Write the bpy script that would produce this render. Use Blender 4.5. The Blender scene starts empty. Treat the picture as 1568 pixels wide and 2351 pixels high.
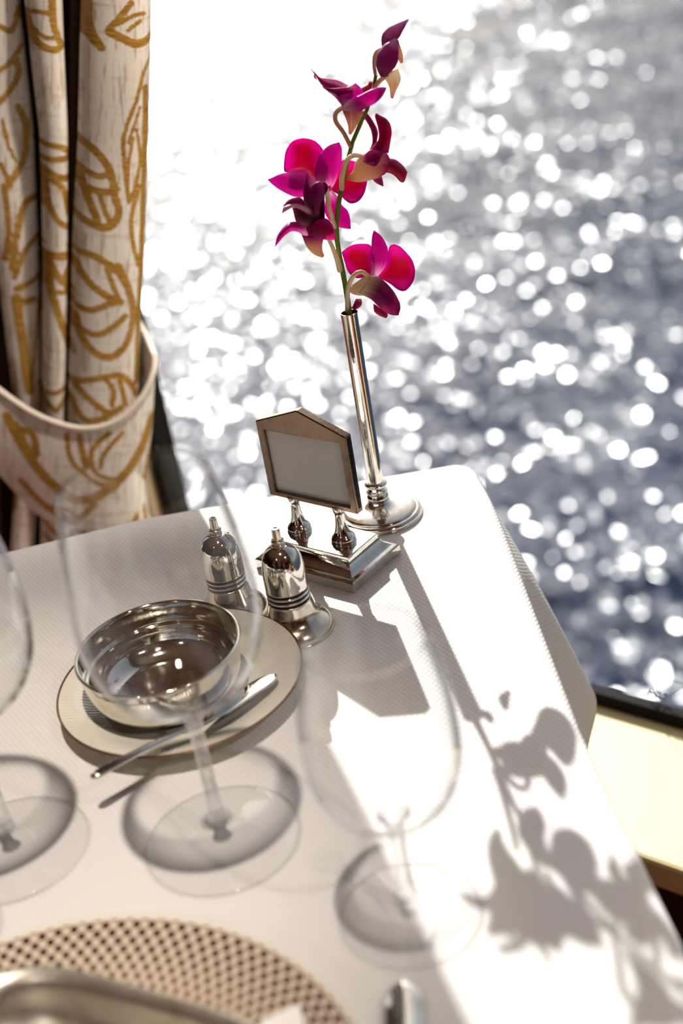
import bpy, bmesh, math, random
import numpy as np
from mathutils import Vector, Matrix
random.seed(7); np.random.seed(7)
scene = bpy.context.scene
COL = scene.collection
PI = math.pi

# ------------------------------------------------------------------ camera
F_PX, CX, CY = 3200.0, 784.0, 1175.5           # focal length / centre in a 1568x2351 frame
PITCH, ROLL = math.radians(28.6), math.radians(9.8)
CAM = np.array([0, 0, 1.25])
r0 = np.array([1.0, 0, 0]); u0 = np.array([0, math.sin(PITCH), math.cos(PITCH)])
WV = np.array([0, math.cos(PITCH), -math.sin(PITCH)])
XV = math.cos(ROLL) * r0 - math.sin(ROLL) * u0
YV = -math.sin(ROLL) * r0 - math.cos(ROLL) * u0
cam_d = bpy.data.cameras.new('camera'); cam = bpy.data.objects.new('camera', cam_d); COL.objects.link(cam)
cam.matrix_world = Matrix(((XV[0], -YV[0], -WV[0], CAM[0]), (XV[1], -YV[1], -WV[1], CAM[1]), (XV[2], -YV[2], -WV[2], CAM[2]), (0, 0, 0, 1)))
cam_d.sensor_fit = 'VERTICAL'; cam_d.sensor_height = 36.0; cam_d.lens = F_PX / 2351.0 * 36.0
cam_d.clip_start = 0.02; cam_d.clip_end = 8000
cam_d.dof.use_dof = True; cam_d.dof.focus_distance = 0.938; cam_d.dof.aperture_fstop = 4.0
scene.camera = cam

def ray(x, y): return (x - CX) / F_PX * XV + (y - CY) / F_PX * YV + WV
def pz(x, y, z=0.75):                           # measured point on a horizontal plane
    d = ray(x, y); return CAM + d * ((z - CAM[2]) / d[2])
def py(x, y, Y):                                # measured point on a plane of constant depth
    d = ray(x, y); return CAM + d * (Y / d[1])

# ------------------------------------------------------------------ world, sun, exposure
SUN_EL, SUN_AZ = math.radians(32.0), math.radians(-6.0)
to_sun = Vector((math.sin(SUN_AZ) * math.cos(SUN_EL), math.cos(SUN_AZ) * math.cos(SUN_EL), math.sin(SUN_EL)))
w = bpy.data.worlds.new('sky'); scene.world = w; w.use_nodes = True
wn = w.node_tree.nodes; wl = w.node_tree.links
sky = wn.new('ShaderNodeTexSky'); sky.sky_type = 'NISHITA'; sky.sun_disc = False
sky.sun_elevation = SUN_EL; sky.sun_rotation = SUN_AZ; sky.dust_density = 3.0; sky.air_density = 1.0; sky.ozone_density = 1.0
hs = wn.new('ShaderNodeHueSaturation'); hs.inputs['Saturation'].default_value = 0.55
wl.new(sky.outputs['Color'], hs.inputs['Color']); wl.new(hs.outputs['Color'], wn['Background'].inputs['Color'])
wn['Background'].inputs['Strength'].default_value = 0.105
sd = bpy.data.lights.new('sun', 'SUN'); sd.energy = 7.6; sd.angle = math.radians(0.55); sd.color = (1.0, 0.98, 0.945)
sun = bpy.data.objects.new('sun', sd); COL.objects.link(sun); sun.rotation_euler = (-to_sun).to_track_quat('-Z', 'Y').to_euler(); sun.location = (0, 30, 20)
vs = scene.view_settings; vs.view_transform = 'Standard'; vs.look = 'None'; vs.gamma = 1; vs.use_curve_mapping = False; vs.exposure = 0.22
cy = scene.cycles
cy.caustics_reflective = False; cy.caustics_refractive = False; cy.max_bounces = 10; cy.transparent_max_bounces = 26
cy.transmission_bounces = 10; cy.glossy_bounces = 5; cy.diffuse_bounces = 4; cy.sample_clamp_indirect = 6.0; cy.use_denoising = True

# ------------------------------------------------------------------ helpers
def tag(o, label=None, cat=None, group=None, kind=None):
    if label: o['label'] = label
    if cat: o['category'] = cat
    if group: o['group'] = group
    if kind: o['kind'] = kind
    return o
def thing(name, label, cat, loc, group=None, kind=None):
    o = bpy.data.objects.new(name, None); COL.objects.link(o); o.location = loc; o.empty_display_size = 0.02
    return tag(o, label, cat, group, kind)
ORG = {}
def mesh(name, V, Fc, mat, parent=None, smooth=True, uv=None, origin=None, attr=None, auto=None):
    V = np.asarray(V, float)
    if parent is not None:
        org = ORG.get(parent.name, np.array(parent.location)); 
    else:
        org = np.zeros(3) if origin is None else np.asarray(origin, float)
    me = bpy.data.meshes.new(name); me.from_pydata((V - org).tolist(), [], Fc); me.update()
    if smooth: me.polygons.foreach_set('use_smooth', [True] * len(me.polygons))
    if uv is not None:
        l = me.uv_layers.new(name='UVMap'); idx = np.empty(len(me.loops), int); me.loops.foreach_get('vertex_index', idx)
        l.data.foreach_set('uv', np.asarray(uv, float)[idx].ravel())
    if attr is not None:
        for k, a in attr.items():
            at = me.attributes.new(k, 'FLOAT', 'POINT'); at.data.foreach_set('value', np.asarray(a, float))
    o = bpy.data.objects.new(name, me); COL.objects.link(o)
    if mat: me.materials.append(mat)
    if parent is not None: o.parent = parent
    else: o.location = org
    ORG[o.name] = org
    if auto:
        md = o.modifiers.new('edges', 'EDGE_SPLIT'); md.split_angle = math.radians(auto)
    return o
def bevel(o, w, seg=2):
    m = o.modifiers.new('bevel', 'BEVEL'); m.width = w; m.segments = seg; m.limit_method = 'ANGLE'; return o
def solid(o, t, off=0):
    m = o.modifiers.new('thickness', 'SOLIDIFY'); m.thickness = t; m.offset = off; return o
def subsurf(o, n=1):
    m = o.modifiers.new('smooth', 'SUBSURF'); m.levels = n; m.render_levels = n; return o
def lathe(prof, c, n=64, closed=False):
    """prof: list of (r, z); returns verts, faces. closed = joins the last ring to the first."""
    V, Fc = [], []
    rings = []
    for r, z in prof:
        if r < 1e-6: rings.append([len(V)]); V.append((c[0], c[1], c[2] + z))
        else:
            rings.append(list(range(len(V), len(V) + n)))
            for k in range(n):
                a = 2 * PI * k / n; V.append((c[0] + r * math.cos(a), c[1] + r * math.sin(a), c[2] + z))
    pairs = list(zip(rings[:-1], rings[1:])) + ([(rings[-1], rings[0])] if closed else [])
    for A, B in pairs:
        for k in range(n):
            k2 = (k + 1) % n
            if len(A) == 1 and len(B) == 1: continue
            if len(A) == 1: Fc.append((A[0], B[k2], B[k]))
            elif len(B) == 1: Fc.append((A[k], A[k2], B[0]))
            else: Fc.append((A[k], A[k2], B[k2], B[k]))
    return V, Fc
def smooth_prof(pts, n=6):
    P = np.array(pts, float); out = []
    for i in range(len(P) - 1):
        p0 = P[max(i - 1, 0)]; p1 = P[i]; p2 = P[i + 1]; p3 = P[min(i + 2, len(P) - 1)]
        for k in range(n):
            t = k / n
            out.append(0.5 * ((2 * p1) + (-p0 + p2) * t + (2 * p0 - 5 * p1 + 4 * p2 - p3) * t * t + (-p0 + 3 * p1 - 3 * p2 + p3) * t ** 3))
    out.append(P[-1]); return np.array(out)
def sprof(pts, n=5):
    return [(max(float(a), 0.0), float(b)) for a, b in smooth_prof(pts, n)]
def tube(pts, rad, n=12, cap=True):
    P = np.array(pts, float); m = len(P); R = np.broadcast_to(np.array(rad, float), (m,)) if np.ndim(rad) == 0 else np.array(rad, float)
    V, Fc = [], []; T = np.gradient(P, axis=0); T /= np.linalg.norm(T, axis=1)[:, None] + 1e-12
    up = np.array([0.3, 0.2, 1.0]); 
    nrm = np.cross(T[0], up); nrm /= np.linalg.norm(nrm)
    for i in range(m):
        nrm = nrm - T[i] * (nrm @ T[i]); nrm /= np.linalg.norm(nrm) + 1e-12; b = np.cross(T[i], nrm)
        for k in range(n):
            a = 2 * PI * k / n; V.append(P[i] + R[i] * (math.cos(a) * nrm + math.sin(a) * b))
    for i in range(m - 1):
        for k in range(n):
            k2 = (k + 1) % n; Fc.append((i * n + k, i * n + k2, (i + 1) * n + k2, (i + 1) * n + k))
    if cap:
        Fc.append(tuple(range(n))[::-1]); Fc.append(tuple((m - 1) * n + k for k in range(n)))
    return V, Fc
def grid(nu, nv):
    return [(i * nv + j, i * nv + j + 1, (i + 1) * nv + j + 1, (i + 1) * nv + j) for i in range(nu - 1) for j in range(nv - 1)]
def box(c, h, ax=None):
    """box with centre c, half sizes h along axes ax (3 unit vectors)."""
    c = np.array(c, float); ax = np.eye(3) if ax is None else np.array(ax, float)
    V = [c + sx * h[0] * ax[0] + sy * h[1] * ax[1] + sz * h[2] * ax[2] for sz in (-1, 1) for sy in (-1, 1) for sx in (-1, 1)]
    return V, [(0, 2, 3, 1), (4, 5, 7, 6), (0, 1, 5, 4), (2, 6, 7, 3), (0, 4, 6, 2), (1, 3, 7, 5)]
def join(*parts):
    V, Fc = [], []
    for v, f in parts:
        o = len(V); V += list(v); Fc += [tuple(i + o for i in q) for q in f]
    return V, Fc

# ------------------------------------------------------------------ materials
def s2l(r, g, b):
    f = lambda c: (c / 255 / 12.92) if c / 255 <= 0.04045 else ((c / 255 + 0.055) / 1.055) ** 2.4
    return (f(r), f(g), f(b), 1.0)
class NT:
    def __init__(s, name):
        s.m = bpy.data.materials.new(name); s.m.use_nodes = True; s.t = s.m.node_tree; s.t.nodes.clear()
        s.out = s.n('ShaderNodeOutputMaterial')
    def n(s, typ, **kw):
        nd = s.t.nodes.new(typ)
        for k, v in kw.items(): setattr(nd, k, v)
        return nd
    def l(s, a, b): s.t.links.new(a, b)
    def set(s, sock, v):
        if hasattr(v, 'is_linked') or isinstance(v, bpy.types.NodeSocket): s.l(v, sock)
        else: sock.default_value = v
    def math(s, op, a, b=None, c=None, clamp=False):
        nd = s.n('ShaderNodeMath', operation=op, use_clamp=clamp); s.set(nd.inputs[0], a)
        if b is not None: s.set(nd.inputs[1], b)
        if c is not None: s.set(nd.inputs[2], c)
        return nd.outputs[0]
    def vmath(s, op, a, b=None):
        nd = s.n('ShaderNodeVectorMath', operation=op); s.set(nd.inputs[0], a)
        if b is not None: s.set(nd.inputs[1], b)
        return nd.outputs[0]
    def mix(s, f, a, b):
        nd = s.n('ShaderNodeMix', data_type='RGBA'); s.set(nd.inputs[0], f); s.set(nd.inputs[6], a); s.set(nd.inputs[7], b); return nd.outputs[2]
    def smix(s, f, a, b):
        nd = s.n('ShaderNodeMixShader'); s.set(nd.inputs[0], f); s.l(a, nd.inputs[1]); s.l(b, nd.inputs[2]); return nd.outputs[0]
    def step(s, v, a, b):                       # smoothstep a..b
        nd = s.n('ShaderNodeMapRange', interpolation_type='SMOOTHSTEP'); s.set(nd.inputs[0], v); nd.inputs[1].default_value = a; nd.inputs[2].default_value = b; return nd.outputs[0]
    def noise(s, vec, scale, detail=2, rough=0.5):
        nd = s.n('ShaderNodeTexNoise'); nd.inputs['Scale'].default_value = scale; nd.inputs['Detail'].default_value = detail; nd.inputs['Roughness'].default_value = rough
        if vec is not None: s.l(vec, nd.inputs['Vector'])
        return nd
    def scale(s, vec, v):
        nd = s.n('ShaderNodeMapping'); s.l(vec, nd.inputs[0]); nd.inputs['Scale'].default_value = v; return nd.outputs[0]
    def bump(s, h, strength, dist):
        nd = s.n('ShaderNodeBump'); nd.inputs['Strength'].default_value = strength; nd.inputs['Distance'].default_value = dist; s.l(h, nd.inputs['Height']); return nd.outputs[0]
    def obj(s): return s.n('ShaderNodeTexCoord').outputs['Object']
    def geo(s): return s.n('ShaderNodeNewGeometry').outputs['Position']
    def pbsdf(s, col, rough=0.5, metal=0.0, **kw):
        b = s.n('ShaderNodeBsdfPrincipled'); s.set(b.inputs['Base Color'], col); s.set(b.inputs['Roughness'], rough); b.inputs['Metallic'].default_value = metal
        for k, v in kw.items(): s.set(b.inputs[k.replace('_', ' ')], v)
        return b
    def schlick(s, f0=0.04, k=1.0):            # reflectance of a thin clear sheet, the same from both sides
        lw = s.n('ShaderNodeLayerWeight'); lw.inputs[0].default_value = 0.5
        return s.math('MULTIPLY', s.math('MULTIPLY_ADD', s.math('POWER', lw.outputs['Facing'], 5.0), 1 - f0, f0), k)
    def done(s, sh): s.l(sh, s.out.inputs['Surface']); return s.m
def plain(name, rgb, rough=0.5, metal=0.0, var=0.06, scale=30, **kw):
    t = NT(name); c = s2l(*rgb); nz = t.noise(t.obj(), scale, 3)
    c2 = tuple(x * (1 - var * 2) for x in c[:3]) + (1,)
    return t.done(t.pbsdf(t.mix(nz.outputs['Fac'], c, c2), rough, metal, **kw).outputs[0])

def mat_silver(name, rgb=(226, 222, 214), rough=0.07, spots=True):
    t = NT(name); p = t.obj()
    n1 = t.noise(p, 60, 4, 0.6); n2 = t.noise(p, 420, 2, 0.6)
    c = s2l(*rgb); c2 = (c[0] * 0.78, c[1] * 0.72, c[2] * 0.62, 1)
    col = t.mix(t.step(n1.outputs['Fac'], 0.45, 0.75), c, c2)
    ro = t.math('MULTIPLY_ADD', t.step(n2.outputs['Fac'], 0.5, 0.8), 0.12, rough)
    b = t.pbsdf(col, ro, 1.0)
    h = t.math('ADD', n1.outputs['Fac'], t.math('MULTIPLY', n2.outputs['Fac'], 0.15))
    t.l(t.bump(h, 0.06, 0.002), b.inputs['Normal'])
    return t.done(b.outputs[0])
M = {}
M['silver'] = mat_silver('polished silver')
M['silver_worn'] = mat_silver('worn silver', (214, 204, 190), 0.16)
M['silver_brown'] = mat_silver('silver with room brown', (146, 126, 108), 0.22)  # brown of the mirrored room put into the base colour
M['pewter'] = mat_silver('satin silver', (222, 216, 204), 0.34)
M['silver_dark'] = plain('near-black metal', (30, 26, 22), 0.4, 0.6)  # near-black metal of the grooves, slot and pour holes

def mat_cloth():
    t = NT('woven white linen'); p = t.geo()
    sp = t.n('ShaderNodeSeparateXYZ'); t.l(p, sp.inputs[0])
    x, y, z = sp.outputs
    k = 2 * PI / 0.0034
    u = t.math('MULTIPLY', t.math('ADD', t.math('MULTIPLY', x, 0.94), t.math('MULTIPLY', t.math('ADD', y, z), 0.55)), k)
    v = t.math('MULTIPLY', t.math('SUBTRACT', t.math('MULTIPLY', x, 0.80), t.math('MULTIPLY', t.math('ADD', y, z), 0.72)), k)
    su = t.math('ABSOLUTE', t.math('SINE', t.math('MULTIPLY', u, 0.5))); sv = t.math('ABSOLUTE', t.math('SINE', t.math('MULTIPLY', v, 0.5)))
    h = t.math('MINIMUM', su, sv)                                    # sunk threads between raised lozenges
    fine = t.noise(p, 2500, 2)
    hh = t.math('ADD', h, t.math('MULTIPLY', fine.outputs['Fac'], 0.25))
    col = t.mix(t.step(h, 0.0, 0.5), s2l(231, 226, 224), s2l(243, 240, 236))
    b = t.pbsdf(col, 0.85, 0, Specular_IOR_Level=0.2)
    t.l(t.bump(hh, 0.55, 0.00045), b.inputs['Normal'])
    tr = t.n('ShaderNodeBsdfTranslucent'); tr.inputs[0].default_value = s2l(235, 230, 222)
    return t.done(t.smix(0.2, b.outputs[0], tr.outputs[0]))
M['cloth'] = mat_cloth()
def mat_glass(name, tint=(0.995, 0.996, 0.996), lo=0.80, hi=0.985, base=0.0, top=0.92):
    t = NT(name)
    lw = t.n('ShaderNodeLayerWeight'); lw.inputs[0].default_value = 0.5
    tr = t.n('ShaderNodeBsdfTransparent'); tr.inputs[0].default_value = tint + (1,)
    gl = t.n('ShaderNodeBsdfGlass'); gl.inputs['IOR'].default_value = 1.5; gl.inputs['Roughness'].default_value = 0.0; gl.inputs['Color'].default_value = (0.97, 0.98, 1, 1)
    sh = t.smix(t.math('MULTIPLY_ADD', t.step(lw.outputs['Facing'], lo, hi), top - base, base), tr.outputs[0], gl.outputs[0])
    go = t.n('ShaderNodeBsdfGlossy'); go.inputs['Roughness'].default_value = 0.02
    return t.done(t.smix(t.schlick(0.028), sh, go.outputs[0]))
M['glass'] = mat_glass('clear crystal')
M['glass_bowl'] = mat_glass('clear crystal bowl', lo=0.60, hi=0.95, top=0.72)
M['glass_stem'] = mat_glass('clear crystal stem', lo=0.3, hi=0.9, base=0.4)
def mat_pane():
    t = NT('window glass')
    tr = t.n('ShaderNodeBsdfTransparent'); tr.inputs[0].default_value = (0.985, 0.992, 0.99, 1)
    go = t.n('ShaderNodeBsdfGlossy'); go.inputs['Roughness'].default_value = 0.0
    return t.done(t.smix(t.schlick(0.02, 0.6), tr.outputs[0], go.outputs[0]))
M['pane'] = mat_pane()
M['gasket'] = plain('black rubber', (20, 19, 17), 0.85, Specular_IOR_Level=0.2)
M['frame_tan'] = plain('tan painted metal', (186, 166, 136), 0.45)
M['ledge'] = plain('cream painted ledge', (222, 204, 154), 0.5, var=0.02)
M['wall'] = plain('warm panelled wall', (120, 92, 62), 0.5)
M['wood_dark'] = plain('dark brown veneer', (58, 36, 18), 0.4)
M['ceiling'] = plain('cream ceiling', (205, 190, 165), 0.8)
M['lampmetal'] = plain('brass lamp ring', (200, 170, 110), 0.3, 1.0)
def mat_carpet():
    t = NT('red carpet'); nz = t.noise(t.obj(), 9, 4); n2 = t.noise(t.obj(), 300, 2)
    c = t.mix(t.step(nz.outputs['Fac'], 0.4, 0.6), s2l(96, 22, 14), s2l(150, 70, 30))
    b = t.pbsdf(c, 0.95); t.l(t.bump(n2.outputs['Fac'], 0.6, 0.004), b.inputs['Normal']); return t.done(b.outputs[0])
M['carpet'] = mat_carpet()
def mat_sea():
    t = NT('sunlit rippled sea'); p = t.geo()
    def cells(sc, stretch, seed):
        mp = t.n('ShaderNodeMapping'); t.l(p, mp.inputs[0]); mp.inputs['Scale'].default_value = (sc, sc / stretch, 1); mp.inputs['Location'].default_value = (seed, seed * 1.7, 0)
        vo = t.n('ShaderNodeTexVoronoi', voronoi_dimensions='2D', feature='F1'); t.l(mp.outputs[0], vo.inputs['Vector']); vo.inputs['Scale'].default_value = 1.0
        return t.vmath('SUBTRACT', vo.outputs['Color'], (0.5, 0.5, 0.5))
    a = cells(SEA['c1'], 1.5, 3.1); b2 = cells(SEA['c2'], 1.5, 11.7)
    mp = t.n('ShaderNodeMapping'); t.l(p, mp.inputs[0]); mp.inputs['Rotation'].default_value = (0, 0, 0.35); mp.inputs['Scale'].default_value = (0.22, 0.55, 1)
    sw = t.noise(mp.outputs[0], 1.0, 3, 0.55); s = t.vmath('SUBTRACT', sw.outputs['Color'], (0.5, 0.5, 0.5))
    def k(v, f):
        nd = t.n('ShaderNodeVectorMath', operation='SCALE'); t.l(v, nd.inputs[0]); nd.inputs['Scale'].default_value = f; return nd.outputs[0]
    tot = t.vmath('ADD', t.vmath('ADD', k(a, SEA['k1']), k(b2, SEA['k2'])), k(s, SEA['ks']))
    flat = t.vmath('MULTIPLY', tot, (1, 1.15, 0))
    nrm = t.vmath('NORMALIZE', t.vmath('ADD', flat, (0, 0, 1)))
    b = t.pbsdf(SEA['col'], SEA['rough'], 0, IOR=1.34, Specular_IOR_Level=0.34, Specular_Tint=(1, 1, 1, 1))
    t.l(nrm, b.inputs['Normal'])
    return t.done(b.outputs[0])
SEA = dict(c1=9.0, c2=5.0, k1=0.50, k2=0.36, ks=0.85, rough=0.22, col=(0.012, 0.025, 0.06, 1))
M['sea'] = mat_sea()
def mat_curtain():
    t = NT('cream jacquard with gold leaves'); uvn = t.n('ShaderNodeUVMap'); uv = uvn.outputs[0]
    at = t.n('ShaderNodeAttribute', attribute_name='gold'); g = t.step(at.outputs['Fac'], 0.40, 0.60)
    slub = t.noise(t.scale(uv, (260, 22, 1)), 1, 3, 0.7); slub2 = t.noise(t.scale(uv, (20, 150, 1)), 1, 3, 0.7); yarn = t.noise(t.scale(uv, (1500, 500, 1)), 1, 2)
    cream = t.mix(t.math('ADD', t.step(slub.outputs['Fac'], 0.52, 0.64), t.math('MULTIPLY', t.step(slub2.outputs['Fac'], 0.55, 0.68), 0.6), clamp=True), s2l(247, 239, 226), s2l(206, 188, 162))
    hat = t.noise(t.scale(uv, (90, 900, 1)), 1, 2)
    gold = t.mix(t.step(hat.outputs['Fac'], 0.35, 0.65), s2l(206, 160, 74), s2l(158, 110, 36))
    col = t.mix(g, cream, gold)
    ro = t.math('MULTIPLY_ADD', g, -0.35, 0.85)
    b = t.pbsdf(col, ro, 0, Specular_IOR_Level=0.3)
    h = t.math('ADD', t.math('MULTIPLY', g, 0.8), t.math('ADD', t.math('MULTIPLY', slub.outputs['Fac'], 0.5), t.math('MULTIPLY', yarn.outputs['Fac'], 0.3)))
    t.l(t.bump(h, 0.5, 0.0008), b.inputs['Normal'])
    tr = t.n('ShaderNodeBsdfTranslucent'); t.l(col, tr.inputs[0])
    return t.done(t.smix(0.10, b.outputs[0], tr.outputs[0]))
M['curtain'] = mat_curtain()
M['lining'] = plain('red lining with fold shade', (44, 15, 9), 0.9)  # red-brown lining, darkened further for the shade between folds
M['piping'] = plain('cream piping', (226, 212, 196), 0.8, var=0.03)
def mat_petal(name, inner, outer, base, base_end=0.3, dark=None, transl=0.5, edge=(0.25, 0.95)):
    t = NT(name); uvn = t.n('ShaderNodeUVMap'); sp = t.n('ShaderNodeSeparateXYZ'); t.l(uvn.outputs[0], sp.inputs[0]); u, v, _ = sp.outputs
    e = t.math('MULTIPLY', t.math('ABSOLUTE', t.math('SUBTRACT', u, 0.5)), 2.0)
    vein = t.noise(t.scale(uvn.outputs[0], (22, 1.3, 1)), 1, 3, 0.6)
    f = t.math('ADD', t.math('MAXIMUM', e, t.math('MULTIPLY', t.step(v, 0.5, 1.0), 0.9)), t.math('MULTIPLY', t.math('SUBTRACT', vein.outputs['Fac'], 0.5), 0.7))
    c = t.mix(t.step(f, *edge), s2l(*inner), s2l(*outer))
    bf = t.math('SUBTRACT', 1.0, t.step(t.math('ADD', v, t.math('MULTIPLY', t.math('SUBTRACT', vein.outputs['Fac'], 0.5), 0.35)), 0.02, base_end), clamp=True)
    c = t.mix(bf, c, s2l(*base))
    b = t.pbsdf(c, 0.42, 0, Specular_IOR_Level=0.35); t.l(t.bump(vein.outputs['Fac'], 0.25, 0.0006), b.inputs['Normal'])
    tr = t.n('ShaderNodeBsdfTranslucent'); t.l(c, tr.inputs[0])
    return t.done(t.smix(transl, b.outputs[0], tr.outputs[0]))
M['petal'] = mat_petal('crimson orchid petal', (196, 0, 92), (224, 12, 180), (214, 20, 150), 0.12, transl=0.62)
M['petal_deep'] = mat_petal('deep crimson orchid petal', (150, 0, 62), (190, 6, 112), (160, 10, 120), 0.15, transl=0.5)
M['sepal'] = mat_petal('magenta orchid sepal', (206, 6, 160), (218, 16, 180), (238, 196, 220), 0.36, transl=0.55)
M['sepal_dark'] = mat_petal('plum orchid sepal', (146, 4, 100), (186, 40, 140), (206, 140, 150), 0.22, transl=0.45)
M['sepal_cream'] = mat_petal('plum orchid sepal with cream base', (160, 6, 116), (190, 16, 130), (240, 224, 194), 0.34, transl=0.5)
M['lip'] = mat_petal('dark maroon orchid lip', (92, 0, 36), (176, 4, 110), (60, 0, 20), 0.4, transl=0.35)
M['lip_pink'] = mat_petal('pale pink lip tongue', (226, 180, 200), (214, 120, 170), (150, 30, 80), 0.2, transl=0.4)
M['spur'] = mat_petal('cream orchid spur', (232, 206, 160), (218, 160, 140), (176, 24, 120), 0.5, transl=0.5)
M['spur_cream'] = mat_petal('ivory orchid spur', (240, 222, 186), (222, 170, 150), (244, 232, 206), 0.5, transl=0.5)
M['bud'] = mat_petal('purple orchid bud', (150, 16, 104), (178, 100, 160), (140, 20, 90), 0.2, transl=0.4)
def mat_stem(name, a, b_):
    t = NT(name); nz = t.noise(t.obj(), 60, 3); c = t.mix(nz.outputs['Fac'], s2l(*a), s2l(*b_)); b = t.pbsdf(c, 0.4)
    tr = t.n('ShaderNodeBsdfTranslucent'); t.l(c, tr.inputs[0]); return t.done(t.smix(0.25, b.outputs[0], tr.outputs[0]))
M['stem'] = mat_stem('green orchid stem', (122, 146, 40), (96, 112, 34))
M['pedicel'] = mat_stem('cream orchid pedicel', (240, 228, 190), (220, 190, 150))
M['pedicel_tan'] = mat_stem('tan orchid pedicel', (206, 166, 120), (180, 130, 110))
M['card'] = plain('white card', (246, 244, 238), 0.6, var=0.01)
M['ink'] = plain('grey print', (70, 70, 70), 0.6)
M['etch'] = plain('etched grey glass mark', (70, 76, 80), 0.5)
def mat_porcelain(name, rgb, ribs=False):
    t = NT(name); p = t.obj(); b = t.pbsdf(s2l(*rgb), 0.16, 0, Coat_Weight=0.3)
    if ribs:
        sp = t.n('ShaderNodeSeparateXYZ'); t.l(p, sp.inputs[0]); an = t.math('ARCTAN2', sp.outputs[1], sp.outputs[0])
        wob = t.noise(p, 90, 2)
        h = t.math('SINE', t.math('MULTIPLY_ADD', an, 130.0, t.math('MULTIPLY', wob.outputs['Fac'], 6)))
        t.l(t.bump(h, 0.18, 0.0006), b.inputs['Normal'])
    return t.done(b.outputs[0])
M['plate'] = mat_porcelain('ivory porcelain', (226, 219, 204), True)
M['white_porc'] = mat_porcelain('white porcelain', (232, 226, 214))
M['gilt'] = plain('bronze rim line', (128, 84, 48), 0.3, 0.7)
CH_R = 0.140
def mat_charger():
    t = NT('dotted charger glaze'); p = t.obj(); sp = t.n('ShaderNodeSeparateXYZ'); t.l(p, sp.inputs[0]); x, y, _ = sp.outputs
    r = t.math('SQRT', t.math('ADD', t.math('MULTIPLY', x, x), t.math('MULTIPLY', y, y))); an = t.math('ARCTAN2', y, x)
    N, dr = 108.0, 0.0043
    rowf = t.math('DIVIDE', t.math('SUBTRACT', CH_R - 0.0012, r), dr)         # row number from the rim inwards
    row = t.math('ROUND', rowf); par = t.math('MULTIPLY', t.math('FRACT', t.math('MULTIPLY', row, 0.5)), 1.0)   # 0 or 0.5
    cu = t.math('ADD', t.math('MULTIPLY', an, N / (2 * PI)), t.math('ADD', par, 100.0))
    du = t.math('MULTIPLY', t.math('SUBTRACT', t.math('FRACT', cu), 0.5), t.math('MULTIPLY', r, 2 * PI / N))
    dv = t.math('MULTIPLY', t.math('SUBTRACT', rowf, row), dr)
    d = t.math('SQRT', t.math('ADD', t.math('MULTIPLY', du, du), t.math('MULTIPLY', t.math('MULTIPLY', dv, dv), 0.6)))
    size = t.math('MULTIPLY_ADD', t.step(r, 0.085, 0.138), 0.0008, 0.0012)
    q = t.math('DIVIDE', d, size)
    dot = t.math('SUBTRACT', 1.0, t.step(q, 0.75, 1.15), clamp=True); halo = t.math('SUBTRACT', 1.0, t.step(q, 1.0, 1.75), clamp=True)
    inb = t.math('MULTIPLY', t.math('GREATER_THAN', r, 0.080), t.math('LESS_THAN', r, CH_R - 0.0022))
    fade = t.step(r, 0.086, 0.122)
    dotc = t.mix(fade, s2l(146, 88, 70), s2l(46, 6, 3))
    base = t.mix(t.math('MULTIPLY', halo, 0.45), s2l(212, 196, 176), s2l(180, 146, 124))
    c = t.mix(t.math('MULTIPLY', dot, inb), t.mix(inb, s2l(226, 218, 204), base), dotc)
    return t.done(t.pbsdf(c, 0.22, 0).outputs[0])
M['charger'] = mat_charger()

# ------------------------------------------------------------------ the setting
ZW0, ZW1 = 0.44, 1.98                              # window sill and head
A0 = pz(1380, 1619, ZW0); B0 = pz(1568, 1673, ZW0)    # bottom seal of the window
T3 = (B0 - A0) / np.linalg.norm(B0 - A0); N3 = np.array([-T3[1], T3[0], 0]); N3 = N3 if N3[1] > 0 else -N3; A0 = A0 - 0.018 * N3; Z3 = np.array([0, 0, 1.0])
def pplane(x, y, p0, nn):
    d = ray(x, y); return CAM + d * (np.dot(np.asarray(p0) - CAM, nn) / np.dot(d, nn))
POST = pplane(405, 1040, A0 + 0.028 * N3, N3); TP = float((POST - A0) @ T3) - 0.016             # left jamb of the window, along the wall
def wp(t, n, z): return np.array([A0[0], A0[1], 0]) + t * T3 + n * N3 + z * Z3
def wbox(t0, t1, n0, n1, z0, z1): return box(wp((t0 + t1) / 2, (n0 + n1) / 2, (z0 + z1) / 2), ((t1 - t0) / 2, (n1 - n0) / 2, (z1 - z0) / 2), (T3, N3, Z3))
def struct(name, vf, mat, parent=None, label=None, **kw):
    o = mesh(name, vf[0], vf[1], mat, parent, smooth=False, **kw)
    if parent is None: o['kind'] = 'structure'
    if label: o['label'] = label
    return o
TL, TR, ND, HC = TP - 3.2, TP + 5.0, -4.6, 2.35
WIN = [(TP, TP + 2.0), (TP - 2.6, TP - 0.62), (TP + 2.5, TP + 4.5)]  # main window first; the two unseen ones are added for sky fill
struct('floor', wbox(TL, TR, ND, 0.0, -0.05, 0.0), M['carpet'])
struct('ceiling', wbox(TL, TR, ND, 0.2, HC, HC + 0.05), M['ceiling'])
struct('wall_back', wbox(TL, TR, ND - 0.05, ND, 0, HC), M['wall'])
struct('wall_left', wbox(TL - 0.05, TL, ND, 0.2, 0, HC), M['wall'])
struct('wall_right', wbox(TR, TR + 0.05, ND, 0.2, 0, HC), M['wall'])
LEDGE_N = -0.144
ww = [wbox(TL, TR, 0.0, 0.040, 0, ZW0 - 0.03), wbox(TL, TR, 0.018, 0.040, ZW0 - 0.03, ZW0), wbox(TL, TR, 0.0, 0.040, ZW1, HC)]
edges = sorted([TL] + [e for a in WIN for e in a] + [TR])
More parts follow.
